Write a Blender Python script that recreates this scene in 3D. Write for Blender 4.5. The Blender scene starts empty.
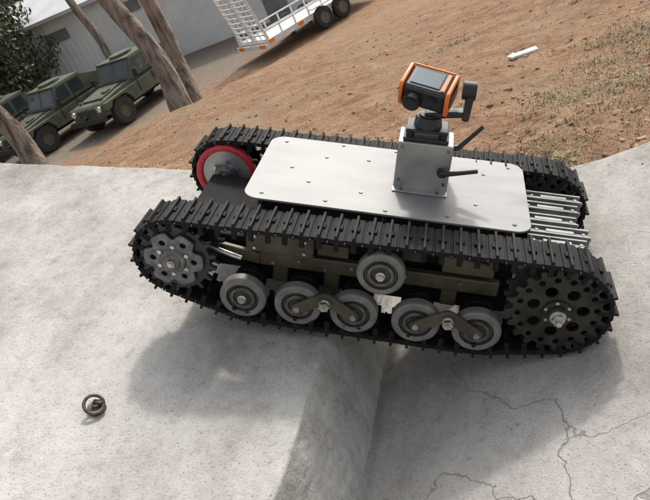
import bpy, bmesh, math, random
import numpy as np
from mathutils import Vector, Matrix, Euler, noise
random.seed(4); rng=np.random.default_rng(4)
sc=bpy.context.scene
COL=sc.collection

# ------------------------------------------------------------------ materials
def mat(name,c1,c2=None,rough=.6,metal=0.,scale=20.,bump=0.,bscale=None,detail=2,island=0.,dist=.01,aniso=None,rvar=0.,pos=(.35,.65),spec=.5):
    m=bpy.data.materials.new(name); m.use_nodes=True
    nt=m.node_tree; N=nt.nodes; L=nt.links
    b=N['Principled BSDF']; b.inputs['Metallic'].default_value=metal; b.inputs['Roughness'].default_value=rough
    b.inputs['Specular IOR Level'].default_value=spec
    tc=N.new('ShaderNodeTexCoord'); mp=N.new('ShaderNodeMapping'); L.new(tc.outputs['Object'],mp.inputs[0])
    if aniso: mp.inputs['Scale'].default_value=aniso
    nz=N.new('ShaderNodeTexNoise'); nz.inputs['Scale'].default_value=scale; nz.inputs['Detail'].default_value=detail
    L.new(mp.outputs[0],nz.inputs['Vector'])
    c2=c2 or tuple(x*.75 for x in c1)
    cr=N.new('ShaderNodeValToRGB'); cr.color_ramp.elements[0].position=pos[0]; cr.color_ramp.elements[1].position=pos[1]
    cr.color_ramp.elements[0].color=(*c2,1); cr.color_ramp.elements[1].color=(*c1,1)
    L.new(nz.outputs['Fac'],cr.inputs[0]); out=cr.outputs[0]
    if island>0:
        g=N.new('ShaderNodeNewGeometry'); hs=N.new('ShaderNodeHueSaturation')
        mr=N.new('ShaderNodeMapRange'); mr.inputs[3].default_value=1-island; mr.inputs[4].default_value=1+island
        L.new(g.outputs['Random Per Island'],mr.inputs[0]); L.new(mr.outputs[0],hs.inputs['Value']); L.new(out,hs.inputs['Color']); out=hs.outputs[0]
    L.new(out,b.inputs['Base Color'])
    if rvar:
        mr=N.new('ShaderNodeMapRange'); mr.inputs[3].default_value=max(0,rough-rvar); mr.inputs[4].default_value=min(1,rough+rvar)
        L.new(nz.outputs['Fac'],mr.inputs[0]); L.new(mr.outputs[0],b.inputs['Roughness'])
    if bump:
        n2=N.new('ShaderNodeTexNoise'); n2.inputs['Scale'].default_value=bscale or scale*3; n2.inputs['Detail'].default_value=3
        L.new(mp.outputs[0],n2.inputs['Vector'])
        bp=N.new('ShaderNodeBump'); bp.inputs['Strength'].default_value=bump; bp.inputs['Distance'].default_value=dist
        L.new(n2.outputs['Fac'],bp.inputs['Height']); L.new(bp.outputs[0],b.inputs['Normal'])
    return m

M_rub=mat('track_rubber',(.015,.015,.016),(.008,.008,.009),rough=.72,scale=40,spec=.2)
M_rubdust=mat('track_rubber_worn',(.024,.022,.020),(.010,.010,.010),rough=.7,scale=30,spec=.25)
M_tyre=mat('roller_urethane',(.20,.195,.182),(.12,.116,.104),rough=.5,scale=30,detail=5)
M_disc=mat('roller_disc',(.075,.07,.06),(.045,.042,.036),rough=.5,metal=.4,scale=40)
M_steel=mat('zinc_steel',(.62,.61,.58),(.42,.41,.39),rough=.33,metal=1,scale=60,rvar=.1)
M_cast=mat('cast_aluminium',(.20,.20,.20),(.11,.11,.11),rough=.45,metal=.8,scale=60)
M_alu=mat('brushed_aluminium_deck',(.285,.285,.28),(.185,.185,.183),rough=.60,metal=.6,scale=5,detail=10,aniso=(1,2.2,1),rvar=.14,bump=.05,bscale=50,dist=.002,pos=(.34,.66),spec=.15)
M_alub=mat('aluminium_bracket',(.48,.475,.465),(.34,.34,.33),rough=.45,metal=.85,scale=14,detail=6,rvar=.14)
M_alur=mat('aluminium_extrusion',(.27,.27,.265),(.17,.17,.168),rough=.55,metal=.75,scale=20,detail=4,rvar=.12)
M_olive=mat('olive_paint',(.115,.095,.060),(.060,.052,.034),rough=.5,metal=.3,scale=15)
M_bronze=mat('dark_bronze_gear',(.055,.050,.040),(.026,.024,.020),rough=.55,metal=.5,scale=25)
M_blk=mat('black_plastic',(.018,.018,.019),(.012,.012,.013),rough=.38,scale=20)
M_blkm=mat('black_matte_hull',(.014,.014,.013),(.009,.009,.008),rough=.8,scale=20,spec=.2)
M_org=mat('orange_plastic',(.80,.19,.03),(.70,.15,.025),rough=.4,scale=20)
M_red=mat('red_rim',(.60,.035,.045),(.45,.025,.035),rough=.45,scale=20)
M_scr=mat('glass_display',(.07,.11,.14),(.04,.07,.09),rough=.15,scale=3)
M_lens=mat('lens_glass',(.008,.008,.012),rough=.05,scale=3)

# ------------------------------------------------------------------ mesh builder
class MB:
    def __init__(s): s.v=[];s.f=[];s.m=[];s.sm=[]
    def add(s,vs,fs,mi=0,smooth=False):
        o=len(s.v); s.v.extend([tuple(v) for v in vs]); 
        for f in fs: s.f.append(tuple(o+i for i in f)); s.m.append(mi); s.sm.append(smooth)
    def box(s,c,d,mi=0,rot=None,ch=0.):
        hx,hy,hz=[x/2 for x in d]; c=Vector(c)
        if ch<=0:
            vs=[Vector((x*hx,y*hy,z*hz)) for x in(-1,1) for y in(-1,1) for z in(-1,1)]
            fs=[(0,1,3,2),(4,6,7,5),(0,4,5,1),(2,3,7,6),(0,2,6,4),(1,5,7,3)]
        else:
            bm=bmesh.new(); bmesh.ops.create_cube(bm,size=1,matrix=Matrix.Diagonal((d[0],d[1],d[2],1)))
            bmesh.ops.bevel(bm,geom=bm.edges[:],offset=ch,segments=2,affect='EDGES',profile=.5)
            bm.verts.ensure_lookup_table()
            vs=[v.co.copy() for v in bm.verts]; fs=[[v.index for v in f.verts] for f in bm.faces]; bm.free()
        if rot is not None: vs=[rot@v for v in vs]
        s.add([v+c for v in vs],fs,mi)
    def cyl(s,p0,p1,r0,r1=None,n=20,mi=0,cap=True):
        r1=r0 if r1 is None else r1
        p0=Vector(p0);p1=Vector(p1);d=(p1-p0).normalized()
        a=d.orthogonal().normalized();b=d.cross(a)
        vs=[];
        for p,r in((p0,r0),(p1,r1)):
            for i in range(n):
                t=2*math.pi*i/n; vs.append(p+a*(r*math.cos(t))+b*(r*math.sin(t)))
        s.add(vs,[(i,(i+1)%n,n+(i+1)%n,n+i) for i in range(n)],mi,True)
        if cap:
            s.add(vs[:n],[tuple(range(n-1,-1,-1))],mi); s.add(vs[n:],[tuple(range(n))],mi)
    def lathe(s,c,prof,n=40,mis=None):
        cx,cy,cz=c
        for k in range(len(prof)-1):
            (r0,y0),(r1,y1)=prof[k],prof[k+1]
            vs=[]
            for r,y in((r0,y0),(r1,y1)):
                for i in range(n):
                    t=2*math.pi*i/n; vs.append((cx+r*math.cos(t),cy+y,cz+r*math.sin(t)))
            s.add(vs,[(i,(i+1)%n,n+(i+1)%n,n+i) for i in range(n)],mis[k] if mis else 0,True)
    def prism(s,poly,y0,y1,mi=0):
        n=len(poly)
        vs=[(x,y0,z) for x,z in poly]+[(x,y1,z) for x,z in poly]
        fs=[tuple(range(n)),tuple(range(2*n-1,n-1,-1))]+[(i,n+i,n+(i+1)%n,(i+1)%n) for i in range(n)]
        s.add(vs,fs,mi)
    def obj(s,name,mats,parent=None,fixn=True):
        me=bpy.data.meshes.new(name); me.from_pydata(s.v,[],s.f)
        for m in mats: me.materials.append(m)
        me.polygons.foreach_set('material_index',s.m); me.polygons.foreach_set('use_smooth',s.sm)
        if fixn:
            bm=bmesh.new(); bm.from_mesh(me); bmesh.ops.recalc_face_normals(bm,faces=bm.faces[:]); bm.to_mesh(me); bm.free()
        me.update()
        o=bpy.data.objects.new(name,me); COL.objects.link(o)
        if parent: o.parent=parent
        return o
def empty(name,loc=(0,0,0),rot=(0,0,0)):
    e=bpy.data.objects.new(name,None); e.empty_display_size=.1; e.location=loc; e.rotation_euler=rot; COL.objects.link(e); return e
def plate(name,loops,depth,bev,m,parent,loc=(0,0,0),rot=(math.pi/2,0,0)):
    cu=bpy.data.curves.new(name,'CURVE'); cu.dimensions='2D'; cu.fill_mode='BOTH'; cu.extrude=max(depth/2-bev,.0002); cu.bevel_depth=bev; cu.bevel_resolution=2
    cu.offset=-bev
    for lp in loops:
        sp=cu.splines.new('POLY'); sp.points.add(len(lp)-1); sp.use_cyclic_u=True
        for i,p in enumerate(lp): sp.points[i].co=(p[0],p[1],0,1)
    t=bpy.data.objects.new('tmp',cu); COL.objects.link(t)
    bpy.context.view_layer.update()
    me=bpy.data.meshes.new_from_object(t.evaluated_get(bpy.context.evaluated_depsgraph_get()))
    bpy.data.objects.remove(t)
    me.materials.clear(); me.materials.append(m)
    o=bpy.data.objects.new(name,me); COL.objects.link(o); o.parent=parent; o.location=loc; o.rotation_euler=rot
    return o
def circ(r,n=24,cx=0,cy=0,ph=0): return [(cx+r*math.cos(ph+2*math.pi*i/n),cy+r*math.sin(ph+2*math.pi*i/n)) for i in range(n)]
def rrect(x0,y0,x1,y1,r,n=8):
    out=[]
    for cx,cy,a in((x1-r,y1-r,0),(x0+r,y1-r,90),(x0+r,y0+r,180),(x1-r,y0+r,270)):
        for i in range(n+1):
            t=math.radians(a+90*i/n); out.append((cx+r*math.cos(t),cy+r*math.sin(t)))
    return out
def nvec(x,y,z): return noise.noise(Vector((x,y,z)))

# ------------------------------------------------------------------ robot
BETA=math.radians(25)
robot=empty('tracked_robot',(-.725,0,.456),(0,BETA,0))
WX=[.148,.27,.392,.525,.653]; WZ=-.081
def hull(pts):
    pts=sorted(set(pts)); 
    def cr(o,a,b): return (a[0]-o[0])*(b[1]-o[1])-(a[1]-o[1])*(b[0]-o[0])
    lo=[]; 
    for p in pts:
        while len(lo)>1 and cr(lo[-2],lo[-1],p)<=0: lo.pop()
        lo.append(p)
    up=[]
    for p in reversed(pts):
        while len(up)>1 and cr(up[-2],up[-1],p)<=0: up.pop()
        up.append(p)
    return lo[:-1]+up[:-1]
pts=[]
for cx,cz,r in [(0,0,.085),(.8,0,.100),(.44,.034,.051)]+[(x,WZ,.052) for x in WX]:
    pts+=[(round(cx+r*math.cos(i*math.pi/60),5),round(cz+r*math.sin(i*math.pi/60),5)) for i in range(120)]
H=hull(pts)
def resample(P,n):
    P=np.array(P+[P[0]]); d=np.r_[0,np.cumsum(np.linalg.norm(np.diff(P,axis=0),axis=1))]
    t=np.linspace(0,d[-1],n,endpoint=False)
    return np.c_[np.interp(t,d,P[:,0]),np.interp(t,d,P[:,1])],d[-1]
NL=62
def track(name,y0,w=.09):
    mb=MB(); Qn,Lt=resample(H,NL); pitch=Lt/NL
    for i in range(NL):
        p=Qn[i]; q=Qn[(i+1)%NL]; t=(q-p)/np.linalg.norm(q-p); nrm=np.array([t[1],-t[0]])
        mid=(p+q)/2
        j=random.uniform(-.0008,.0008); ti=random.uniform(-.03,.03)
        R=Matrix(((t[0],0,nrm[0]),(0,1,0),(t[1],0,nrm[1])))@Matrix.Rotation(ti,3,'Y')
        def PY(a,yy,h): return (mid[0]+t[0]*a+nrm[0]*h, yy, mid[1]+t[1]*a+nrm[1]*h)
        mb.box(PY(0,y0+w/2,.006+j),(pitch*.86,w,.010),0,R,.0015)
        mb.box(PY(.001,y0+w/2,.0140),(.0060,w+.003,.012),1,R,.002)
        mb.box(PY(.001,y0+w/2,.0125),(pitch*.50,.018,.006),0,R,.002)
        e=p
        mb.cyl((e[0]+nrm[0]*.004,y0+.004,e[1]+nrm[1]*.004),(e[0]+nrm[0]*.004,y0+w-.004,e[1]+nrm[1]*.004),.0050,n=8)
        mb.cyl((e[0]+nrm[0]*.004,y0-.005,e[1]+nrm[1]*.004),(e[0]+nrm[0]*.004,y0+w+.005,e[1]+nrm[1]*.004),.0025,n=8,mi=1)
        for yy in (y0+.004,y0+w-.004):
            mb.box(PY(0,yy,-.008),(.0115,.007,.022),0,R,.002)
        mb.box(PY(0,y0+w/2,-.006),(.012,.012,.018),0,R,.002)
    return mb.obj(name,[M_rub,M_rubdust],robot)
track('left_track',0.0); track('right_track',.40)

def nut(mb,c,r,t,mi=0,ph=0):
    cx,cy,cz=c; poly=[(cx+r*math.cos(ph+i*math.pi/3),cz+r*math.sin(ph+i*math.pi/3)) for i in range(6)]
    mb.prism(poly,cy-t,cy,mi)
def road_wheel(mb,x,z,y,r=.052,w=.024,hub=True,dark=False):
    prof=[(0,y),( .010,y),(.010,y+.002),(.019,y+.003),(.021,y-.001),(.027,y-.001),(.029,y+.004),(.034,y+.004),(.036,y-.001),(r-.005,y-.002),(r-.001,y+.001),(r,y+.005),(r,y+w-.004),(r-.004,y+w),(0,y+w)]
    mis=[2,2,1,1,3,1,1,1,0,0,0,0,0,1]
    if dark: prof=[(0,y),(r-.002,y),(r,y+.003),(r,y+w),(0,y+w)]; mis=[4]*4
    mb.lathe((x,0,z),prof,44,mis)
    if hub:
        mb.lathe((x,0,z),[(0,y-.008),(.009,y-.008),(.0105,y-.006),(.0105,y+.003)],20,[2,2,2])
        nut(mb,(x,y-.008,z),.0075,.005,2,.3)
WM=[M_tyre,M_disc,M_steel,M_cast,M_rub]
for side,ys in (('left',.0),('right',.40)):
    mb=MB()
    for i,x in enumerate(WX):
        road_wheel(mb,x,WZ,ys+.002,hub=(i==0)); road_wheel(mb,x,WZ,ys+.060,r=.036,w=.02,hub=False,dark=True)
        mb.cyl((x,ys+.02,WZ),(x,ys+.10,WZ),.009,mi=1,n=16)
    road_wheel(mb,.44,.034,ys-.004,r=.050); mb.cyl((.44,ys+.02,.034),(.44,ys+.1,.034),.009,mi=1,n=16)
    mb.obj(side+'_road_wheels',WM,robot)
    for (a,b) in ((1,2),(3,4)):
        xa,xb=WX[a],WX[b]; xm=(xa+xb)/2; zm=WZ+.030
        lp=[]
        A=(xa,WZ);Mi=(xm,zm);B=(xb,WZ)
        rA=.013;rM=.021
        for k in range(9): 
            t=math.radians(110+ k*170/8); lp.append((A[0]+rA*math.cos(t),A[1]+rA*math.sin(t)))
        lp.append((xm-.012,zm-.014)); lp.append((xm+.012,zm-.014))
        for k in range(9):
            t=math.radians(-100+k*170/8); lp.append((B[0]+rA*math.cos(t),B[1]+rA*math.sin(t)))
        for k in range(7):
            t=math.radians(60+k*60/6); lp.append((Mi[0]+rM*math.cos(t),Mi[1]+rM*math.sin(t)))
        plate(side+'_bogie_arm',[lp],.008,.0012,M_olive,robot,loc=(0,ys-.007,0))
        mb=MB()
        mb.lathe((xm,0,zm),[(0,ys-.022),(.012,ys-.022),(.013,ys-.020),(.013,ys-.011)],24,[0,0,0])
        nut(mb,(xm,ys-.022,zm),.0115,.008,0,.2)
        mb.cyl((xm,ys-.036,zm),(xm,ys-.030,zm),.005,n=12)
        for (x,z) in (A,B):
            mb.lathe((x,0,z),[(0,ys-.014),(.0065,ys-.014),(.0075,ys-.011)],14,[0,0])
        mb.obj(side+'_bogie_pivot',[M_steel],robot)
    g=[]; nt=20
    for i in range(nt):
        a=2*math.pi*i/nt; st=2*math.pi/nt
        for f,r in ((0,.088),(.22,.088),(.36,.101),(.64,.101),(.78,.088)): g.append((r*math.cos(a+st*f),r*math.sin(a+st*f)))
    loops=[g]+[circ(.0065,14,.077*math.cos(t),.077*math.sin(t)) for t in [2*math.pi*(i+.5)/16 for i in range(16)]]
    loops+=[circ(.0125,18,.050*math.cos(t),.050*math.sin(t)) for t in [2*math.pi*i/7+.2 for i in range(7)]]
    for yy in (ys+.006,):
        plate(side+'_rear_sprocket',loops,.010,.0012,M_bronze,robot,loc=(.8,yy,0))
    plate(side+'_rear_sprocket_inner',[g],.010,.0012,M_bronze,robot,loc=(.8,ys+.066,0))
    mb=MB()
    mb.lathe((.8,0,0),[(.030,ys+.001),(.030,ys-.004),(.020,ys-.006),(.020,ys-.012),(0,ys-.012)],30,[1,1,1,1])
    mb.lathe((.8,0,0),[(.016,ys-.012),(.016,ys-.018),(0,ys-.018)],24,[0,0])
    nut(mb,(.8,ys-.018,0),.013,.010,0,.1); mb.cyl((.8,ys-.040,0),(.8,ys-.028,0),.006,n=14)
    mb.cyl((.8,ys-.0,0),(.8,ys+.10,0),.02,mi=1)
    for i in range(6):
        t=2*math.pi*i/6+.72; nut(mb,(.8+.026*math.cos(t),ys-.002,.026*math.sin(t)),.004,.004,0)
    mb.obj(side+'_rear_hub',[M_steel,M_bronze],robot)
    rim=[];ntf=18
    for i in range(ntf):
        a=2*math.pi*i/ntf; st=2*math.pi/ntf
        for f,r in ((0,.078),(.3,.078),(.4,.092),(.6,.092),(.7,.078)): rim.append((r*math.cos(a+st*f),r*math.sin(a+st*f)))
    for yy in (ys+.008,ys+.072): plate(side+'_front_idler',[rim],.010,.0012,M_blk,robot,loc=(0,yy,0))
    if side=='left':
        lp=[]
        for i in range(96):
            a=2*math.pi*i/96; r=.066-.015*(max(0,math.cos(6*a+math.pi))**1.5)
            lp.append((r*math.cos(a),r*math.sin(a)))
        loops=[lp]+[circ(.0065,12,.045*math.cos(t),.045*math.sin(t)) for t in [2*math.pi*i/6 for i in range(6)]]
        plate('idler_spider',loops,.008,.002,M_cast,robot,loc=(0,-.002,0))
    mb=MB()
    if side=='right':
        mb.lathe((0,0,0),[(.082,ys+.010),(.080,ys-.004),(.074,ys-.006),(.066,ys-.005),(.063,ys+.002),(.030,ys+.001),(.028,ys-.004),(0,ys-.006)],48,[3,3,3,3,4,4,4,4])
    mb.lathe((0,0,0),[(.030,ys-.005),(.027,ys-.010),(.018,ys-.012),(.016,ys-.016),(0,ys-.016)],30,[1,1,1,1])
    nut(mb,(0,ys-.016,0),.009,.007,0,.3); mb.cyl((0,ys-.028,0),(0,ys-.022,0),.005,n=12)
    for i in range(6):
        t=2*math.pi*i/6+.5; nut(mb,(.034*math.cos(t),ys-.005,.034*math.sin(t)),.005,.004,0)
    if side=='left': mb.cyl((0,ys+.01,0),(0,ys+.10,0),.014,mi=1)
    mb.obj(side+'_front_hub',[M_steel,M_cast,M_tyre,M_red,M_alub],robot)

mb=MB()
mb.box((.42,.245,-.033),(.60,.26,.147),0,ch=.006)
mb.box((.42,.245,.072),(.54,.24,.05),0,ch=.004)
mb.box((.06,.245,-.035),(.18,.27,.085),0,ch=.004)  # front filler box, added bulk to block sun leaking into the robot's shadow
mb.obj('hull',[M_blkm],robot)
mb=MB()
mb.box((.43,.082,-.018),(.52,.018,.036),0,ch=.003)
mb.box((.215,.078,.030),(.15,.030,.055),0,ch=.004)
mb.box((.62,.085,.028),(.11,.02,.04),0,ch=.003)
mb.box((.33,.085,.022),(.07,.02,.03),0,ch=.003)
for x in (.215,.331,.589): mb.box((x,.086,-.055),(.035,.014,.05),0,ch=.003)
mb.box((.09,.086,-.015),(.16,.012,.028),0,Matrix.Rotation(.15,3,'Y'),.002)
mb.obj('side_frame',[M_olive],robot)
mb=MB()
mb.cyl((.05,.062,.050),(.20,.062,.066),.0045,n=12); mb.cyl((.11,.062,.0565),(.17,.062,.063),.008,n=16)
mb.cyl((.02,.064,.01),(.13,.064,-.02),.006,n=12)
for i in range(9): nut(mb,(.20+i*.058,.072,-.018+(.006 if i%2 else -.006)),.005,.004,0,.2*i)
for x,z in ((.16,.045),(.27,.045),(.16,.015),(.27,.015)): nut(mb,(x,.062,z),.004,.003,0)
mb.obj('tensioner_hardware',[M_steel],robot)
mb=MB()
mb.box((.065,.075,-.006),(.03,.02,.022),0,ch=.003)
mb.cyl((.16,.070,.072),(.30,.070,.078),.004,n=8); mb.cyl((.28,.072,.070),(.55,.072,.066),.0035,n=8)
mb.box((.50,.075,.045),(.05,.02,.03),0,ch=.003); mb.cyl((.545,.07,.06),(.66,.07,.045),.003,n=8)
for x in (.16,.43,.69):
    for y in (.125,.39): mb.cyl((x,y,.04),(x,y,.111),.008,n=12)
mb.obj('cables_and_posts',[M_blk],robot)

deck=plate('deck_plate',[rrect(.121,.100,.735,.419,.035,10)],.005,.0008,M_alu,robot,loc=(0,0,.114),rot=(0,0,0))
mb=MB()
RV=[(.16,.125),(.16,.39),(.30,.125),(.43,.115),(.56,.125),(.70,.125),(.70,.39),(.56,.405),(.43,.405),(.30,.405),(.25,.20),(.27,.33),(.37,.34),(.37,.18),(.62,.19),(.64,.34),(.20,.26)]
for x,y in RV: mb.cyl((x,y,.1163),(x,y,.1185),.0048,.0035,n=14)
mb.obj('deck_screws',[M_cast],robot)

mb=MB(); zt=.1168
bx0,bx1,by0,by1,bz=.437,.556,.225,.305,.112
mb.box(((bx0+bx1)/2,(by0+by1)/2,zt+bz/2),(bx1-bx0,by1-by0,bz),0,ch=.0025)
mb.box(((bx0+bx1)/2,by0-.010,zt+.0017),(bx1-bx0+.002,.022,.003),0,ch=.0008)
mb.obj('mast_box',[M_alub],robot)
mb=MB()
for x,z in ((.447,.02),(.546,.02),(.447,.10),(.546,.10)): 
    mb.cyl((x,by0-.0025,zt+z),(x,by0+.001,zt+z),.0035,n=12)
for x in (.455,.535): mb.cyl((x,by0-.012,zt+.003),(x,by0-.012,zt+.006),.004,n=12)
mb.obj('mast_screws',[M_cast],robot)
mb=MB()
z0=zt+bz
mb.box((.495,.265,z0+.005),(.098,.070,.008),0,ch=.002)
for dx in(-.036,.036):
    for dy in(-.024,.024): mb.cyl((.495+dx,.265+dy,z0+.008),(.495+dx,.265+dy,z0+.022),.008,.0095,n=14)
mb.box((.495,.265,z0+.024),(.090,.066,.007),0,ch=.002)
mb.cyl((.495,.265,z0+.027),(.495,.265,z0+.050),.031,.027,n=28)
mb.cyl((.495,.265,z0+.050),(.495,.265,z0+.054),.022,n=24)
mb.box((.527,.265,z0+.058),(.085,.030,.014),0,Matrix.Rotation(-.15,3,'Y'),.004)
mb.box((.573,.262,z0+.090),(.016,.032,.080),0,Matrix.Rotation(.06,3,'Y'),.005)
mb.cyl((.556,.262,z0+.115),(.584,.262,z0+.115),.020,n=24)
mb.obj('gimbal_mount',[M_blk],robot)
cam_e=empty('gimbal_camera'); cam_e.parent=robot; cam_e.location=(.486,.262,z0+.108); cam_e.rotation_euler=Euler((math.radians(20),math.radians(5),math.radians(-14)),'XYZ')
mb=MB()
mb.box((0,0,0),(.096,.072,.052),0,ch=.008)
mb.box((0,0,0),(.110,.050,.040),0,ch=.006)
mb.cyl((-.022,-.034,-.006),(-.022,-.050,-.006),.021,.019,n=28,mi=0)
mb.cyl((-.022,-.050,-.006),(-.022,-.0515,-.006),.014,n=24,mi=1)
mb.cyl((.018,-.034,.004),(.018,-.041,.004),.010,n=20,mi=0)
mb.cyl((.018,-.041,.004),(.018,-.042,.004),.007,n=20,mi=1)
mb.obj('camera_body',[M_blk,M_lens],cam_e)
mb=MB(); mb.box((-.004,.002,.0265),(.064,.050,.003),0,ch=.001); mb.obj('camera_display',[M_scr],cam_e)
for nm,x in(('orange_cap_a',-.050),('orange_cap_b',.050)):
    plate(nm,[rrect(-.039,-.030,.039,.030,.010,6),rrect(-.028,-.021,.028,.021,.007,5)],.008,.0018,M_org,cam_e,loc=(x,0,0),rot=(math.pi/2,0,math.pi/2))
mb=MB()
mb.box((0,.0355,.0265),(.092,.004,.004),0,ch=.0012); mb.box((.036,0,.0275),(.008,.055,.003),0,ch=.001)
mb.obj('orange_trim',[M_org],cam_e)
mb=MB()
mb.cyl((.536,.226,.170),(.536,.212,.170),.008,n=14); mb.box((.540,.208,.170),(.016,.012,.013),0,ch=.003)
mb.cyl((.545,.208,.171),(.612,.200,.192),.0055,.0048,n=14)
mb.cyl((.553,.25,.215),(.566,.25,.218),.007,n=14); mb.cyl((.566,.25,.216),(.612,.262,.268),.0055,.0045,n=14)
mb.obj('antennas',[M_blk],robot)
mb=MB()
for y,xo in ((.15,.0),(.195,.01),(.245,-.01),(.30,.0),(.35,.012)):
    mb.box((.800+xo,y,.062),(.125,.036,.016),0,ch=.002)
    for k in(-.014,.014): mb.box((.800+xo,y+k,.0735),(.125,.006,.008),0,ch=.001)
    mb.box((.800+xo,y,.0725),(.06,.012,.006),0,ch=.001)
    mb.cyl((.864+xo,y,.064),(.868+xo,y,.064),.005,n=10)
    for dx in(-.05,.05): mb.cyl((.8+xo+dx,y,.069),(.8+xo+dx,y,.0745),.004,n=12)
mb.obj('rear_extrusions',[M_alur],robot)
mb=MB()
for y in (.155,.25,.345): mb.box((.785,y,.040),(.14,.07,.024),0,ch=.003)
mb.box((.84,.245,.0),(.02,.27,.07),0,ch=.003)
mb.obj('rear_block',[M_blkm],robot)

# ------------------------------------------------------------------ terrain
YZ=-4.27
RA=.35; EX,EZ=-.487,.165
def rampz(x): return EZ+RA*(EX-x)
def slabz(x):
    t=min(1,max(0,(-.12-x)/.34)); return .087*min(x,1.2)-.028*t*t*(3-2*t)-.001
QP=[-200,.8,1.3,3,6,10,14,19,24.6,28,500]; ZP=[-.05,-.05,-.06,-.30,-.75,-1.5,-2.33,-3.30,YZ,YZ,YZ]
def terr(x,y,fine=True):
    q=y+max(0,-x-4)*.8
    z=float(np.interp(q,QP,ZP))
    if .5<y<3.0:
        k=max(0,1-(y-.8)/1.3); k=k*k*(3-2*k)
        if -4.6<x<EX: z+=max(0,min(rampz(x),.9)-.05)*k
        elif x>=EX: z+=slabz(x)*k+.022*k
    if y<=.80: 
        z=min(z,-.3)
    elif fine:
        a=min(1,(y-.75)*3)*(1 if q<23 else max(0.05,1-(q-23)*.4))
        z+=a*(.022*nvec(x*2.2,y*2.2,1)+.014*nvec(x*7,y*7,3)+.010*nvec(x*19,y*19,5)+.006*nvec(x*41,y*41,6)+.07*nvec(x*.6,y*.6,9)*min(1,(y-.8)*.6))
    return z
def geo(step,g,lim):
    out=[];s=0
    while s<lim: s+=step; out.append(s); step*=g
    return out
gx=geo(.016,1.024,400); xs=np.array([-v for v in reversed(gx)]+[0]+gx)+.1
ys=[-300,-100,-40,-15,-6,-3.5,-1,.3,.77,.80]+[.80+v for v in geo(.014,1.022,500)]
nx,ny=len(xs),len(ys)
V=[(x,y,terr(x,y)) for y in ys for x in xs]
F=[(j*nx+i,j*nx+i+1,(j+1)*nx+i+1,(j+1)*nx+i) for j in range(ny-1) for i in range(nx-1)]
me=bpy.data.meshes.new('ground'); me.from_pydata(V,[],F); me.update()
me.polygons.foreach_set('use_smooth',[True]*len(F))
att=me.attributes.new('yard','FLOAT','POINT')
yv=[min(1,max(0,(v[1]+max(0,-v[0]-4)*.8-26.5+1.5*nvec(v[0]*.4,v[1]*.4,0))/2.5)) for v in V]
att.data.foreach_set('value',yv)
ground=bpy.data.objects.new('ground',me); COL.objects.link(ground)
m=bpy.data.materials.new('dirt_and_yard'); m.use_nodes=True; nt=m.node_tree;N=nt.nodes;L=nt.links;b=N['Principled BSDF'];b.inputs['Roughness'].default_value=.95
b.inputs['Specular IOR Level'].default_value=.1
tc=N.new('ShaderNodeTexCoord')
def nz(s,d=4,r=.6,src=None):
    n=N.new('ShaderNodeTexNoise');n.inputs['Scale'].default_value=s;n.inputs['Detail'].default_value=d;n.inputs['Roughness'].default_value=r;L.new(src or tc.outputs['Object'],n.inputs['Vector']);return n.outputs['Fac']
def ramp(src,stops):
    c=N.new('ShaderNodeValToRGB'); e=c.color_ramp.elements
    while len(e)<len(stops): e.new(.5)
    for k,(p,col) in enumerate(stops): e[k].position=p; e[k].color=(*col,1) if len(col)==3 else col
    L.new(src,c.inputs[0]); return c.outputs[0]
def mix(f,a,bb,mode='MIX'):
    x=N.new('ShaderNodeMix'); x.data_type='RGBA'; x.blend_type=mode
    if isinstance(f,float): x.inputs[0].default_value=f
    else: L.new(f,x.inputs[0])
    for s,i in((a,6),(bb,7)):
        if isinstance(s,tuple): x.inputs[i].default_value=(*s,1)
        else: L.new(s,x.inputs[i])
    return x.outputs[2]
midn=nz(4,7,.75); fin=nz(45,4,.8); big=nz(.9,3)
c=ramp(midn,[(.32,(.185,.105,.064)),(.5,(.30,.182,.112)),(.66,(.385,.26,.17))])
c2=ramp(fin,[(.32,(.36,.34,.32)),(.48,(1,1,1)),(.70,(1.35,1.3,1.22))])
c=mix(.85,c,c2,'MULTIPLY')
straw=ramp(big,[(.48,(0,0,0)),(.64,(.45,.45,.45))])
st2=mix(fin,(.20,.16,.095),(.40,.33,.21))
c=mix(straw,c,st2)
at=N.new('ShaderNodeAttribute');at.attribute_name='yard'
yard=ramp(midn,[(.3,(.19,.15,.12)),(.7,(.28,.235,.19))])
c=mix(at.outputs['Fac'],c,yard)
L.new(c,b.inputs['Base Color'])
bp=N.new('ShaderNodeBump');bp.inputs['Strength'].default_value=1.;bp.inputs['Distance'].default_value=.025;L.new(fin,bp.inputs['Height']);L.new(bp.outputs[0],b.inputs['Normal'])
me.materials.append(m)

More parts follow.
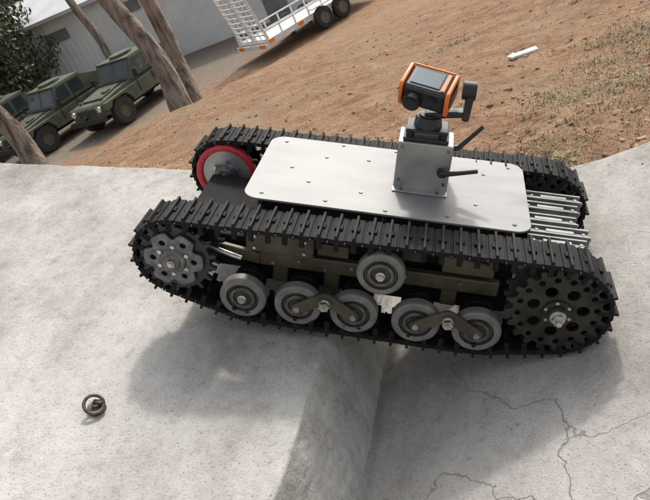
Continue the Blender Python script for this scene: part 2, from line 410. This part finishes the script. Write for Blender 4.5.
# ------------------------------------------------------------------ concrete
def concrete(name,tone,warm,crackscale,crackoff,width,cstr,ani=(1,.45,1)):
    global N,L,tc
    m=bpy.data.materials.new(name); m.use_nodes=True; nt=m.node_tree;N=nt.nodes;L=nt.links;b=N['Principled BSDF'];b.inputs['Roughness'].default_value=.9
    b.inputs['Specular IOR Level'].default_value=.15
    tc=N.new('ShaderNodeTexCoord')
    mp=N.new('ShaderNodeMapping'); mp.inputs['Scale'].default_value=ani; mp.inputs['Rotation'].default_value=(0,0,.6); L.new(tc.outputs['Object'],mp.inputs[0])
    a=nz(2.2,10,.74,mp.outputs[0]); d=nz(34,4,.78); e=nz(230,2,.7); k=nz(4.5,5,.7)
    w=warm
    def T(f,g=1.): return (tone*f*w[0],tone*f*w[1]*g,tone*f*w[2]*g*g)
    c=ramp(a,[(.32,T(.52,.965)),(.42,T(.80,.98)),(.52,T(1)),(.66,T(1.20))])
    c=mix(ramp(k,[(.55,(0,0,0)),(.68,(.5,.5,.5))]),c,T(.62,.955))
    c=mix(.75,c,ramp(d,[(.28,(.60,.59,.57)),(.42,(.96,.96,.96)),(.68,(1.13,1.13,1.12))]),'MULTIPLY')
    c=mix(.8,c,ramp(e,[(.30,(.45,.44,.42)),(.40,(1,1,1)),(.7,(1.10,1.10,1.10))]),'MULTIPLY')
    h=d
    if cstr>0:
        mp2=N.new('ShaderNodeMapping'); mp2.inputs['Location'].default_value=crackoff; L.new(tc.outputs['Object'],mp2.inputs[0])
        n3=N.new('ShaderNodeTexNoise');n3.inputs['Scale'].default_value=5;n3.inputs['Detail'].default_value=5;L.new(mp2.outputs[0],n3.inputs['Vector'])
        va=N.new('ShaderNodeVectorMath');va.operation='MULTIPLY_ADD';L.new(n3.outputs['Color'],va.inputs[0]);va.inputs[1].default_value=(.22,.22,.22);L.new(mp2.outputs[0],va.inputs[2])
        v2=N.new('ShaderNodeTexVoronoi');v2.feature='DISTANCE_TO_EDGE';v2.inputs['Scale'].default_value=crackscale;L.new(va.outputs[0],v2.inputs['Vector'])
        cm=N.new('ShaderNodeMath');cm.operation='MULTIPLY'
        L.new(ramp(v2.outputs['Distance'],[(.0,(1,1,1)),(width*crackscale,(0,0,0))]),cm.inputs[0]); L.new(ramp(a,[(.36,(.1,.1,.1)),(.60,(cstr,)*3)]),cm.inputs[1])
        c=mix(cm.outputs[0],c,T(.35,.95))
        s=N.new('ShaderNodeMath');s.operation='SUBTRACT';L.new(d,s.inputs[0]);L.new(cm.outputs[0],s.inputs[1]); h=s.outputs[0]
    L.new(c,b.inputs['Base Color'])
    s2=N.new('ShaderNodeMath');s2.operation='MULTIPLY_ADD';L.new(e,s2.inputs[0]);s2.inputs[1].default_value=.4;L.new(h,s2.inputs[2])
    bp=N.new('ShaderNodeBump');bp.inputs['Strength'].default_value=.6;bp.inputs['Distance'].default_value=.006;L.new(s2.outputs[0],bp.inputs['Height']);L.new(bp.outputs[0],b.inputs['Normal'])
    return m
M_con1=concrete('ramp_concrete',.385,(1.0,.965,.905),.9,(3.1,.7,0),.0022,0)
M_conf=concrete('step_face_concrete',.42,(1.0,.965,.90),.9,(3.1,.7,0),.0022,0,(2,2,.8))
M_con2=concrete('slab_concrete',.345,(1.0,.955,.885),1.9,(.4,2.3,0),.0018,.65)
def dens(a,b,base,fx,fd):
    out=[a]; 
    while out[-1]<b: 
        d=abs(out[-1]-fx); out.append(out[-1]+min(base,fd+d*.06))
    out[-1]=b; return out
YS=dens(-3.5,.80,.12,-.1,.010)
CX=-.452; CZ=slabz(CX)-.03
xsr=list(reversed(dens(-EX+.010,4.5,.15,-EX,.006))); prof=[(-x,rampz(-x),0) for x in xsr]
prof+=[(EX-.004,rampz(EX-.004),1),(EX,EZ-.0012,1.),(EX+.0015,EZ-.005,1.)]
kedge=len(prof)-2
for k in range(1,19):
    t=k/18; prof.append((EX+.0015+t*(CX-EX-.0015),(EZ-.005)*(1-t)+CZ*t,1 if k<2 else (.5 if k<4 else 0)))
nP=len(prof); V=[];F=[]
def slant(y): return .065*max(min(y,0),-1.5)
for y in YS:
    yy=y
    for pi,(x,z,e) in enumerate(prof):
        n=.0035*nvec(x*5,y*5,0)+.0015*nvec(x*22,y*22,2)
        chp=max(0,nvec(2,y*7,7)-.30)*.030+max(0,nvec(x*3,y*29,8)-.2)*.014+.0018*nvec(0,y*90,3)
        ch=e*chp
        if pi>kedge+1: ch-=.004*nvec(z*20,y*9,12)+.0025*nvec(z*60,y*35,13)
        dx=(.006*nvec(0,y*2.2,4)+.002*nvec(0,y*9,4)) if x>EX-.3 else 0
        if x<=EX+.002: dx+=slant(y)
        else: dx+=slant(y)*(1-.6*min(1,(x-EX)/(CX-EX)))
        V.append((x+dx-ch,yy+(.012*nvec(x*6,3,1)+.006*nvec(x*25,3,1) if y>.75 else 0),z+n-max(0,ch)*.7))
sm=[];mi=[]
for j in range(len(YS)-1):
    for i in range(nP-1): F.append((j*nP+i,j*nP+i+1,(j+1)*nP+i+1,(j+1)*nP+i)); sm.append(i<kedge-2); mi.append(1 if i>kedge else 0)
def wall(js,flip):
    o=len(V)
    for i in range(nP):
        x,y,z=V[js*nP+i]; V.append((x,y+(.01 if not flip else -.01),min(z-.02,-.45)))
    for i in range(nP-1):
        f=(js*nP+i,js*nP+i+1,o+i+1,o+i); F.append(f if flip else f[::-1]); sm.append(False); mi.append(0)
wall(0,True); wall(len(YS)-1,False)
o=len(V)
for j in range(len(YS)): x,y,z=V[j*nP]; V.append((x-.01,y,-.45))
for j in range(len(YS)-1): F.append((j*nP,(j+1)*nP,o+j+1,o+j)); sm.append(False); mi.append(0)
def mk(name,V,F,sm,mts,mi=None):
    me=bpy.data.meshes.new(name); me.from_pydata(V,[],F); me.polygons.foreach_set('use_smooth',sm)
    for mt in mts: me.materials.append(mt)
    if mi: me.polygons.foreach_set('material_index',mi)
    me.update()
    bm=bmesh.new();bm.from_mesh(me);bmesh.ops.recalc_face_normals(bm,faces=bm.faces[:]);bm.to_mesh(me);bm.free()
    o=bpy.data.objects.new(name,me); COL.objects.link(o)
    if me.polygons[len(me.polygons)//4].normal.z<0: me.flip_normals()
    return o
ramp_o=mk('concrete_ramp',V,F,sm,[M_con1,M_conf],mi)
XS=[-.56,-.52,-.49,-.47]+dens(-.46,5.0,.15,-.45,.010); V=[];F=[]
YL=YS
for y in YL:
    for x in XS:
        z=slabz(x)+.003*nvec(x*4,y*4,20)+.0015*nvec(x*17,y*17,21)
        z-=.006*max(0,1-abs(x-slant(y)*.4-CX)/.018)
        yy=y+(.025*nvec(x*3,1,11)+.012*nvec(x*14,1,12) if y>.75 else 0)
        V.append((x,yy,z))
n=len(XS)
for j in range(len(YL)-1):
    for i in range(n-1): F.append((j*n+i,j*n+i+1,(j+1)*n+i+1,(j+1)*n+i))
def w2(idx,dy,dx):
    o=len(V)
    for k in idx: x,y,z=V[k]; V.append((x+dx,y+dy,z-.3))
    for a in range(len(idx)-1): F.append((idx[a],idx[a+1],o+a+1,o+a))
w2([(len(YL)-1)*n+i for i in range(n)],.015,0); w2([i for i in range(n)],-.01,0); w2([j*n+n-1 for j in range(len(YL))],0,.01)
slab=mk('concrete_slab',V,F,[True]*len(F),[M_con2])

# ------------------------------------------------------------------ anchor ring
ar=empty('anchor_ring',(-.889,-.256,rampz(-.889)+.001),(0,math.atan(RA),0))
M_rust=mat('weathered_iron',(.16,.13,.11),(.07,.055,.045),rough=.6,metal=.6,scale=80)
mb=MB()
def torus(mb,c,R,r,rot,n=36,k=12,mi=0):
    vs=[];fs=[]
    for i in range(n):
        a=2*math.pi*i/n
        for j in range(k):
            b_=2*math.pi*j/k; vs.append(Vector(c)+rot@Vector(((R+r*math.cos(b_))*math.cos(a),(R+r*math.cos(b_))*math.sin(a),r*math.sin(b_))))
    for i in range(n):
        for j in range(k): fs.append((i*k+j,((i+1)%n)*k+j,((i+1)%n)*k+(j+1)%k,i*k+(j+1)%k))
    mb.add(vs,fs,mi,True)
torus(mb,(0,-.006,.014),.019,.0035,Euler((.35,.45,0)).to_matrix())
mb.cyl((0,0,-.005),(0,0,.010),.010,.008,n=16); mb.box((.004,.004,.010),(.022,.010,.010),0,ch=.003)
mb.cyl((0,0,-.01),(0,0,.003),.019,.018,n=24)
mb.obj('ring_and_eye',[M_rust],ar)

# ------------------------------------------------------------------ clods, pebbles, grass, debris
def scatter_rocks(name,n,fn,smin,smax,mt):
    bm=bmesh.new(); bmesh.ops.create_icosphere(bm,subdivisions=1,radius=1); bv=np.array([v.co[:] for v in bm.verts]); bf=[[v.index for v in f.verts] for f in bm.faces]; bm.free()
    V=[];F=[]
    for _ in range(n):
        x,y=fn(); s=smin+(smax-smin)*random.random()**5; z=terr(x,y) if y>.8 else (rampz(x) if x<EX else slabz(x))
        R=np.array(Euler((random.random()*6,random.random()*6,random.random()*6)).to_matrix())
        vv=(bv*(1+rng.uniform(-.25,.25,(len(bv),1))))*np.array([1,random.uniform(.6,1),random.uniform(.45,.8)])
        vv=(vv@R.T)*s*np.array([1,1,.6])+np.array([x,y,z+s*.08]); o=len(V); V.extend(map(tuple,vv)); F.extend([tuple(o+i for i in f) for f in bf])
    me=bpy.data.meshes.new(name); me.from_pydata(V,[],F); me.materials.append(mt); ob=bpy.data.objects.new(name,me); COL.objects.link(ob); return ob
M_clod=mat('dirt_clod',(.34,.22,.14),(.23,.145,.09),rough=.95,scale=12,island=.25)
def f1():
    y=.82+ (random.random()**2.0)*8; x=random.uniform(-1.2-y*.7,1.2+y*.55); return x,y
scatter_rocks('soil_clods',8000,f1,.003,.020,M_clod)
M_peb=mat('pale_pebbles',(.42,.38,.33),(.30,.26,.21),rough=.9,scale=12,island=.3)
scatter_rocks('pebbles',500,f1,.003,.012,M_peb)
def f3():
    return random.uniform(-.3,1.2),random.choice([random.uniform(.6,.8),random.uniform(-.9,.8)])
scatter_rocks('slab_grit',150,f3,.0012,.004,M_clod)
def f4():
    return random.uniform(-1.9,-.52),random.choice([random.uniform(.5,.79),random.uniform(-.9,.79)])
scatter_rocks('ramp_grit',140,f4,.0010,.0035,M_peb)

def grass(name,n,mt,fn,h0,h1):
    V=[];F=[]
    for _ in range(n):
        x,y=fn(); z=terr(x,y)-.003; h=random.uniform(h0,h1); a=random.random()*6.28; lean=random.uniform(.3,1.8)*h
        w=random.uniform(.0009,.0020)*(1+max(0,y-1.5)*.25); dx,dy=math.cos(a),math.sin(a); px,py=-dy*w,dx*w
        o=len(V)
        V+= [(x-px,y-py,z),(x+px,y+py,z),(x+dx*lean*.35-px*.8,y+dy*lean*.35-py*.8,z+h*.6),(x+dx*lean*.35+px*.8,y+dy*lean*.35+py*.8,z+h*.6),(x+dx*lean,y+dy*lean,z+h*.9)]
        F+= [(o,o+1,o+3,o+2),(o+2,o+3,o+4)]
    me=bpy.data.meshes.new(name); me.from_pydata(V,[],F); me.materials.append(mt); ob=bpy.data.objects.new(name,me); COL.objects.link(ob); return ob
tufts=[]
while len(tufts)<700:
    y=.82+(random.random()**1.4)*4.0; x=random.uniform(-.8-.2*y,.9+y*.5)
    dd=.7*nvec(x*1.3+3,y*1.3,2)+.75*math.exp(-((x-.22)**2/.22+(y-1.15)**2/.30))+(.20 if x>.35 else -.18)+.25*math.exp(-((x-.9)**2+(y-2.2)**2)/.5)+random.uniform(-.1,.1)
    if dd>.24: tufts.append((x,y,random.uniform(.03,.15)))
def fg():
    t=random.choice(tufts); a=random.random()*6.28; r=t[2]*random.random()**.6
    return t[0]+r*math.cos(a), max(.81,t[1]+r*math.sin(a))
M_g1=mat('dry_grass',(.40,.32,.19),(.26,.20,.12),rough=.8,scale=3,island=.35)
M_g2=mat('green_grass',(.22,.20,.095),(.13,.13,.06),rough=.7,scale=3,island=.35)
grass('dry_grass',26000,M_g1,fg,.006,.030); grass('green_grass',5500,M_g2,fg,.006,.026)
def fg2():
    y=.85+random.random()**1.3*7; return random.uniform(-1-y*.7,1+y*.5),y
grass('straw_litter',12000,M_g1,fg2,.003,.012)
wd=MB(); zz=terr(.04,2.65)
wd.box((0,0,.010),(.15,.050,.018),0,ch=.007); wd.box((-.06,.008,.012),(.05,.035,.016),0,Matrix.Rotation(.5,3,'Z'),.006)
w=wd.obj('plaster_chunk',[mat('plaster',(.72,.71,.67),(.55,.53,.48),rough=.9,scale=30)]); w.location=(.04,2.65,zz+.003); w.rotation_euler=(.1,.05,.25)

# ------------------------------------------------------------------ trees
M_bark=mat('eucalyptus_bark',(.33,.27,.22),(.10,.078,.062),rough=.9,scale=4.5,detail=10,aniso=(2.6,2.6,.55),bump=1.,bscale=14,dist=.08,pos=(.36,.60))
M_leaf=mat('leaves',(.095,.11,.05),(.05,.065,.03),rough=.6,scale=1.5,island=.5)
M_leafd=mat('distant_leaves',(.06,.075,.035),(.03,.042,.02),rough=.7,scale=.6,island=.5)
def limb(mb,pts,r0,r1,n=12):
    K=len(pts); rings=[]
    for k,p in enumerate(pts):
        p=Vector(p); d=(Vector(pts[min(k+1,K-1)])-Vector(pts[max(k-1,0)])).normalized(); a=d.cross(Vector((0,1,.01))).normalized(); b_=d.cross(a)
        r=r0+(r1-r0)*k/(K-1); 
        if k<3: r*=1.35-.12*k
        rings.append([p+a*(r*math.cos(2*math.pi*i/n)*(1+.2*nvec(i*1.3,k*.4,r0*9)))+b_*(r*math.sin(2*math.pi*i/n)*(1+.2*nvec(i*1.3,k*.4,5))) for i in range(n)])
    vs=[v for r in rings for v in r]
    fs=[(k*n+i,k*n+(i+1)%n,(k+1)*n+(i+1)%n,(k+1)*n+i) for k in range(K-1) for i in range(n)]
    mb.add(vs,fs,0,True)
def leaves(mb,c,R,n,s,mi=1):
    for _ in range(n):
        d=Vector((random.gauss(0,1),random.gauss(0,1),random.gauss(0,1))).normalized()*(random.random()**.45)
        p=Vector(c)+Vector((d.x*R[0],d.y*R[1],d.z*R[2]))
        e=Euler((random.random()*6,random.random()*6,random.random()*6)).to_matrix(); ss=s*random.uniform(.5,1.3)
        mb.add([p+e@Vector(v)*ss for v in ((-.5,0,0),(0,-.22,0),(.5,0,0),(0,.22,.06))],[(0,1,2,3)],mi)
def curve_pts(b,t,n=9,wob=.12,seed=0):
    b=Vector(b);t=Vector(t); return [b.lerp(t,k/(n-1))+Vector((wob*nvec(k/(n-1)*3.1,seed+.3,0),wob*nvec(k/(n-1)*3.1,seed+.7,5),0))*min(1,k*.3) for k in range(n)]
def tree(base,top,r0,r1,crown=True,fork=None,seed=0,ls=.16):
    mb=MB(); z=terr(*base); P=curve_pts((base[0],base[1],z-.2),(top[0],top[1],top[2]),22,.30,seed)
    limb(mb,P,r0,r1,16)
    if fork: 
        for f0,tip,rr in fork:
            limb(mb,curve_pts(P[f0*2],tip,12,.2,seed+3),rr,rr*.4,10)
    if crown:
        tips=[Vector(top)]+[Vector(f[1]) for f in (fork or [])]
        for t in tips:
            for k in range(5):
                c=t+Vector((random.uniform(-1.6,1.6),random.uniform(-1.6,1.6),random.uniform(-.8,1.4)))
                limb(mb,curve_pts(t-Vector((0,0,.6)),c,5,.15,seed+k),.05,.015,6)
                leaves(mb,c,(random.uniform(.7,1.2),random.uniform(.7,1.2),random.uniform(.5,.8)),300,ls)
    return mb.obj('eucalyptus_tree',[M_bark,M_leaf],None,False)
tree((-5.75,9.9),(-7.1,10.9,5.5),.17,.12,fork=[(7,(-6.9,12.2,5.4),.08)],seed=1)
tree((-6.2,11.4),(-6.9,12.3,5.8),.16,.10,fork=[(5,(-8.0,12.6,5.0),.10)],seed=2)
tree((-8.2,8.9),(-9.9,9.0,4.6),.19,.12,seed=3)
tree((-16.6,27.0),(-17.6,27.6,5.0),.20,.12,seed=4)
def leafy(x,y,h,r,n,lw=.26):
    mb=MB(); z=terr(x,y); limb(mb,curve_pts((x,y,z-.1),(x+.2,y,z+h*.7),8,.2,x),.26,.08)
    for k in range(28):
        a=random.random()*6.28; rr=r*random.random()**.6; hh=h*random.uniform(.2,1)
        c=(x+rr*math.cos(a)*(1.1-abs(hh/h-.55)),y+rr*math.sin(a)*(1.1-abs(hh/h-.55)),z+hh)
        if k%3==0: limb(mb,curve_pts((x,y,z+h*.35),c,5,.1,k),.06,.02,6)
        leaves(mb,c,(1.1,1.1,.85),n,lw)
    mb.obj('leafy_tree',[M_bark,M_leaf],None,False)
leafy(-23.4,25.3,8.0,3.0,330); leafy(-27,28.5,9,3.6,330); leafy(-22.2,28.0,8.5,1.8,260)
mb=MB()
for k in range(220):
    a=random.uniform(-.2,3.34); R=random.uniform(66,84); c=(R*math.cos(a),R*math.sin(a),random.uniform(-4,4.5))
    leaves(mb,c,(4.2,4.2,2.4),80,1.7,0)
mb.obj('distant_trees',[M_leafd],None,False)

# ------------------------------------------------------------------ military trucks
M_mil=mat('military_green',(.105,.115,.08),(.075,.085,.056),rough=.75,scale=3,spec=.3)
M_mild=mat('truck_black_parts',(.02,.02,.02),rough=.7,scale=6)
M_win=mat('truck_glass',(.05,.06,.065),(.03,.04,.045),rough=.08,scale=2)
M_hl=mat('headlight',(.7,.7,.65),rough=.2,scale=3)
M_tire=mat('truck_tyre',(.03,.029,.027),rough=.85,scale=8)
def milt(loc,yaw):
    e=empty('military_truck',loc,(0,0,yaw))
    mb=MB(); W=1.05
    mb.prism([(-2.3,.62),(-2.3,1.25),(-1.1,1.30),(.35,1.30),(.55,1.28),(2.15,1.12),(2.3,1.0),(2.3,.68),(1.95,.60),(1.9,.95),(1.1,.98),(.95,.60),(-.95,.60),(-1.05,.98),(-1.85,.98),(-1.95,.62)],-W+.22,W-.22)
    for s in(-1,1):
        y0,y1=sorted((s*(W-.22),s*W))
        mb.prism([(-2.3,.80),(-2.3,1.2),(2.2,1.08),(2.28,.85),(2.0,.85),(1.85,1.02),(1.15,1.02),(.95,.80),(.9,.62),(-.85,.62),(-.95,.85),(-1.1,1.03),(-1.85,1.03),(-2.0,.85)],y0,y1)
    mb.prism([(-1.25,1.27),(-1.15,1.94),(.15,1.96),(.50,1.27)],-W+.12,W-.12)
    mb.prism([(-2.28,1.22),(-2.2,1.6),(-1.2,1.9),(-1.2,1.26)],-W+.14,W-.14)
    mb.box((-.5,0,1.97),(1.5,1.7,.06),0,ch=.02); mb.cyl((-.4,0,1.98),(-.4,0,2.10),.45,n=20)
    mb.box((1.3,0,1.24),(1.1,1.1,.06),0,Matrix.Rotation(.10,3,'Y'),.02)
    mb.box((1.35,.35,1.30),(.30,.25,.05),0,Matrix.Rotation(.10,3,'Y'),.02)
    for s in(-1,1): mb.box((1.9,s*.6,1.20),(.12,.08,.10),0,ch=.02)
    mb.obj('body',[M_mil],e)
    mb=MB()
    for s in(-1,1):
        y0,y1=sorted((s*.06,s*.80)); mb.add([(.192,y0,1.89),(.192,y1,1.89),(.455,y1,1.37),(.455,y0,1.37)],[(0,1,2,3)],0)
        yy=s*(W-.115)
        mb.add([(.08,yy,1.87),(.33,yy,1.38),(-.35,yy,1.38),(-.35,yy,1.87)],[(0,1,2,3)]); mb.add([(-.48,yy,1.87),(-.48,yy,1.38),(-1.12,yy,1.38),(-1.06,yy,1.87)],[(0,1,2,3)])
    mb.obj('windows',[M_win],e)
    mb=MB()
    for k in range(7): mb.box((2.305,-.42+k*.14,.93),(.02,.06,.26),0)
    mb.box((2.42,0,.62),(.16,1.9,.2),0,ch=.03); mb.box((-2.4,0,.62),(.12,1.9,.16),0,ch=.03)
    for s in(-1,1):
        mb.box((.45,s*1.2,1.45),(.06,.22,.26),0,ch=.02); mb.cyl((.5,s*1.0,1.35),(.45,s*1.2,1.4),.02,n=8)
        mb.box((-.42,s*(W+.012),1.15),(.03,.02,.5),0); mb.box((.42,s*(W+.012),1.0),(.03,.02,.5),0)
        mb.box((1.5,s*(W-.12),.93),(.66,.22,.05),0)
    mb.box((0,0,.5),(4.0,.8,.2),0); mb.box((.60,0,1.30),(.10,1.5,.05),0)
    mb.cyl((2.38,0,.80),(2.52,0,.80),.06,n=12)
    mb.obj('trim',[M_mild],e)
    mb=MB()
    for s in(-1,1):
        mb.cyl((2.27,s*.72,.95),(2.33,s*.72,.95),.10,n=20)
    mb.obj('headlights',[M_hl],e)
    mb=MB()
    for x in(1.5,-1.5):
        for s in(-1,1):
            c=(x,0,.50); y=s*(W-.02)
            mb.lathe(c,[(0,y-s*.06),(.2,y-s*.06),(.23,y),(.45,y),(.50,y-s*.04),(.50,y-s*.28),(.45,y-s*.32),(0,y-s*.32)],28,[1,1,0,0,0,0,0])
    mb.obj('wheels',[M_tire,M_mil],e)
yaw=math.atan2(-.95,-.32)
def put(fx,fy,yaw=yaw):
    c,s=math.cos(yaw),math.sin(yaw); lx,ly=1.5,1.0
    milt((fx-(lx*c-ly*s),fy-(lx*s+ly*c),YZ),yaw)
put(-13.6,21.0); put(-17.0,20.8,yaw-.05); put(-20.2,21.6,yaw+.04)

# ------------------------------------------------------------------ metal shed
M_box=mat('shed_cladding',(.74,.75,.74),(.64,.65,.64),rough=.6,scale=1)
M_roof=mat('shed_roof',(.52,.53,.54),(.44,.45,.46),rough=.6,scale=1)
M_boxd=mat('grey_door',(.20,.205,.21),(.15,.155,.16),rough=.6,scale=3)
st=empty('metal_shed',(-16.5,33.5,YZ),(0,0,.03))
mb=MB(); mb.box((0,0,1.9),(19,7,3.8),0)
for k in range(62): mb.box((-9.4+k*.308,-3.512,1.95),(.10,.03,3.7),0)
mb.obj('walls',[M_box],st)
mb=MB(); 
for s in(-1,1): mb.box((0,s*1.95,4.32),(19.8,4.15,.10),0,Matrix.Rotation(-s*.26,3,'X'))
mb.add([(-9.5,-3.5,3.8),(-9.5,3.5,3.8),(-9.5,0,4.7),(9.5,-3.5,3.8),(9.5,3.5,3.8),(9.5,0,4.7)],[(0,1,2),(3,5,4)])
mb.box((0,-4.0,3.78),(19.8,.12,.16),0)
mb.obj('roof',[M_roof],st)
mb=MB()
mb.box((-7,-3.56,1.4),(2.8,.06,2.8),0); mb.box((6.6,-3.56,1.1),(1.0,.06,2.2),0)
for x in(-4,0,4): mb.box((x,-3.56,2.9),(1.2,.06,.5),0)
mb.obj('doors_and_windows',[M_boxd],st)
# ------------------------------------------------------------------ white flatbed trailer
M_wht=mat('white_painted_steel',(.72,.72,.70),(.6,.6,.58),rough=.5,scale=4)
M_amb=mat('amber_reflector',(.85,.25,.03),rough=.3,scale=4)
def flatbed(loc,ang,Lb,gate):
    ft=empty('flatbed_trailer',loc,(0,0,ang))
    mb=MB()
    mb.box((Lb/2,0.9,.62),(Lb,1.9,.08),0); 
    for y in(-.06,1.86): mb.box((Lb/2,y,.60),(Lb,.06,.20),0); mb.box((Lb/2,y,1.0),(Lb,.05,.05),0)
    for k in range(9):
        for y in(-.06,1.86): mb.box((.02+k*Lb/8.05,y,.83),(.05,.05,.36),0)
    if gate:
        for y in(0,.88,1.0,1.84): mb.box((-.05,y,1.55),(.06,.07,1.9),0,Matrix.Rotation(-.18,3,'Y'))
        for k in range(10):
            z=.68+k*.19; mb.box((-.05+(z-1.45)*-.18,.92,z),(.05,1.84,.05),0)
        for k in range(6): mb.box((-.05,.14+k*.31,1.55),(.03,.035,1.8),0,Matrix.Rotation(-.18,3,'Y'))
    for x in(Lb*.46,Lb*.46+.95): mb.box((x,-.18,.86),(.95,.26,.05),0,ch=.02)
    mb.box((-.08,.9,.50),(.08,2.0,.14),0)
    mb.obj('frame',[M_wht],ft)
    mb=MB()
    for x in(Lb*.46,Lb*.46+.95):
        for y in(-.3,1.9):
            mb.lathe((x,0,.40),[(0,y+.03),(.2,y+.03),(.22,y),(.36,y),(.40,y+.03),(.40,y+.2),(0,y+.22)],24,[1,1,0,0,0,0])
    mb.obj('wheels',[M_tire,M_cast],ft)
    mb=MB()
    for x in(.15,1.6,Lb*.85): mb.box((x,-.10,.62),(.24,.03,.12),0)
    mb.box((-.14,.2,.52),(.04,.3,.12),0); mb.box((-.14,1.6,.52),(.04,.3,.12),0)
    mb.obj('reflectors',[M_amb],ft)
flatbed((-8.3,22.8,YZ+.03),math.radians(52),5.6,True)
ang=math.radians(38)
pk=empty('parked_pickup_truck',(-1.8,31.0,YZ),(0,0,ang+.05))
M_pk=mat('dark_grey_paint',(.08,.085,.09),(.07,.075,.08),rough=.3,scale=2)
mb=MB(); mb.prism([(-2.6,.45),(-2.6,1.05),(-.6,1.08),(-.4,1.7),(.9,1.72),(1.5,1.12),(2.5,1.0),(2.65,.5)],-.9,.9)
mb.obj('body',[M_pk],pk)
mb=MB()
for x in(-1.6,1.7):
    for y in(-.93,.73): mb.lathe((x,0,.38),[(0,y),(.2,y),(.22,y-.01),(.36,y),(.38,y+.03),(.38,y+.2),(0,y+.2)],24,[1,1,0,0,0,0])
mb.obj('wheels',[M_tire,M_cast],pk)
mb=MB(); 
for y in(-.905,.905): mb.add([(-.3,y,1.15),(-.25,y,1.6),(.8,y,1.62),(1.3,y,1.15)],[(0,1,2,3)])
mb.obj('windows',[M_win],pk)

# ------------------------------------------------------------------ camera, sun, sky
cam=bpy.data.cameras.new('camera'); co=bpy.data.objects.new('camera',cam); COL.objects.link(co)
r=Vector((.91525,.16316,-.36836)).normalized(); f=Vector((-.33172,.82409,-.45918)).normalized(); u=r.cross(f).normalized()
co.matrix_world=Matrix(((r.x,u.x,-f.x,.0689),(r.y,u.y,-f.y,-1.1678),(r.z,u.z,-f.z,1.0382),(0,0,0,1)))
cam.lens=36*700/650; cam.clip_start=.05; cam.clip_end=2000; sc.camera=co
sd=Vector((-.22,-.88,-1.0)).normalized()
sl=bpy.data.lights.new('sun','SUN'); sl.energy=2.3; sl.angle=math.radians(4.0); sl.color=(1,.955,.89)
so=bpy.data.objects.new('sun',sl); COL.objects.link(so); so.rotation_euler=sd.to_track_quat('-Z','Y').to_euler(); so.location=(0,5,8)
wd=bpy.data.worlds.new('World'); sc.world=wd; wd.use_nodes=True; nt=wd.node_tree
sk=nt.nodes.new('ShaderNodeTexSky'); sk.sky_type='NISHITA'; sk.sun_disc=False; sk.sun_elevation=math.asin(-sd.z); sk.sun_rotation=math.atan2(.22,.88); sk.dust_density=5; sk.air_density=1.2; sk.ozone_density=.6
hs=nt.nodes.new('ShaderNodeHueSaturation'); hs.inputs['Saturation'].default_value=.35; hs.inputs['Value'].default_value=1.45
nt.links.new(sk.outputs[0],hs.inputs['Color']); nt.links.new(hs.outputs[0],nt.nodes['Background'].inputs[0]); nt.nodes['Background'].inputs[1].default_value=.15
sc.view_settings.view_transform='Standard'; sc.view_settings.look='None'; sc.view_settings.exposure=0
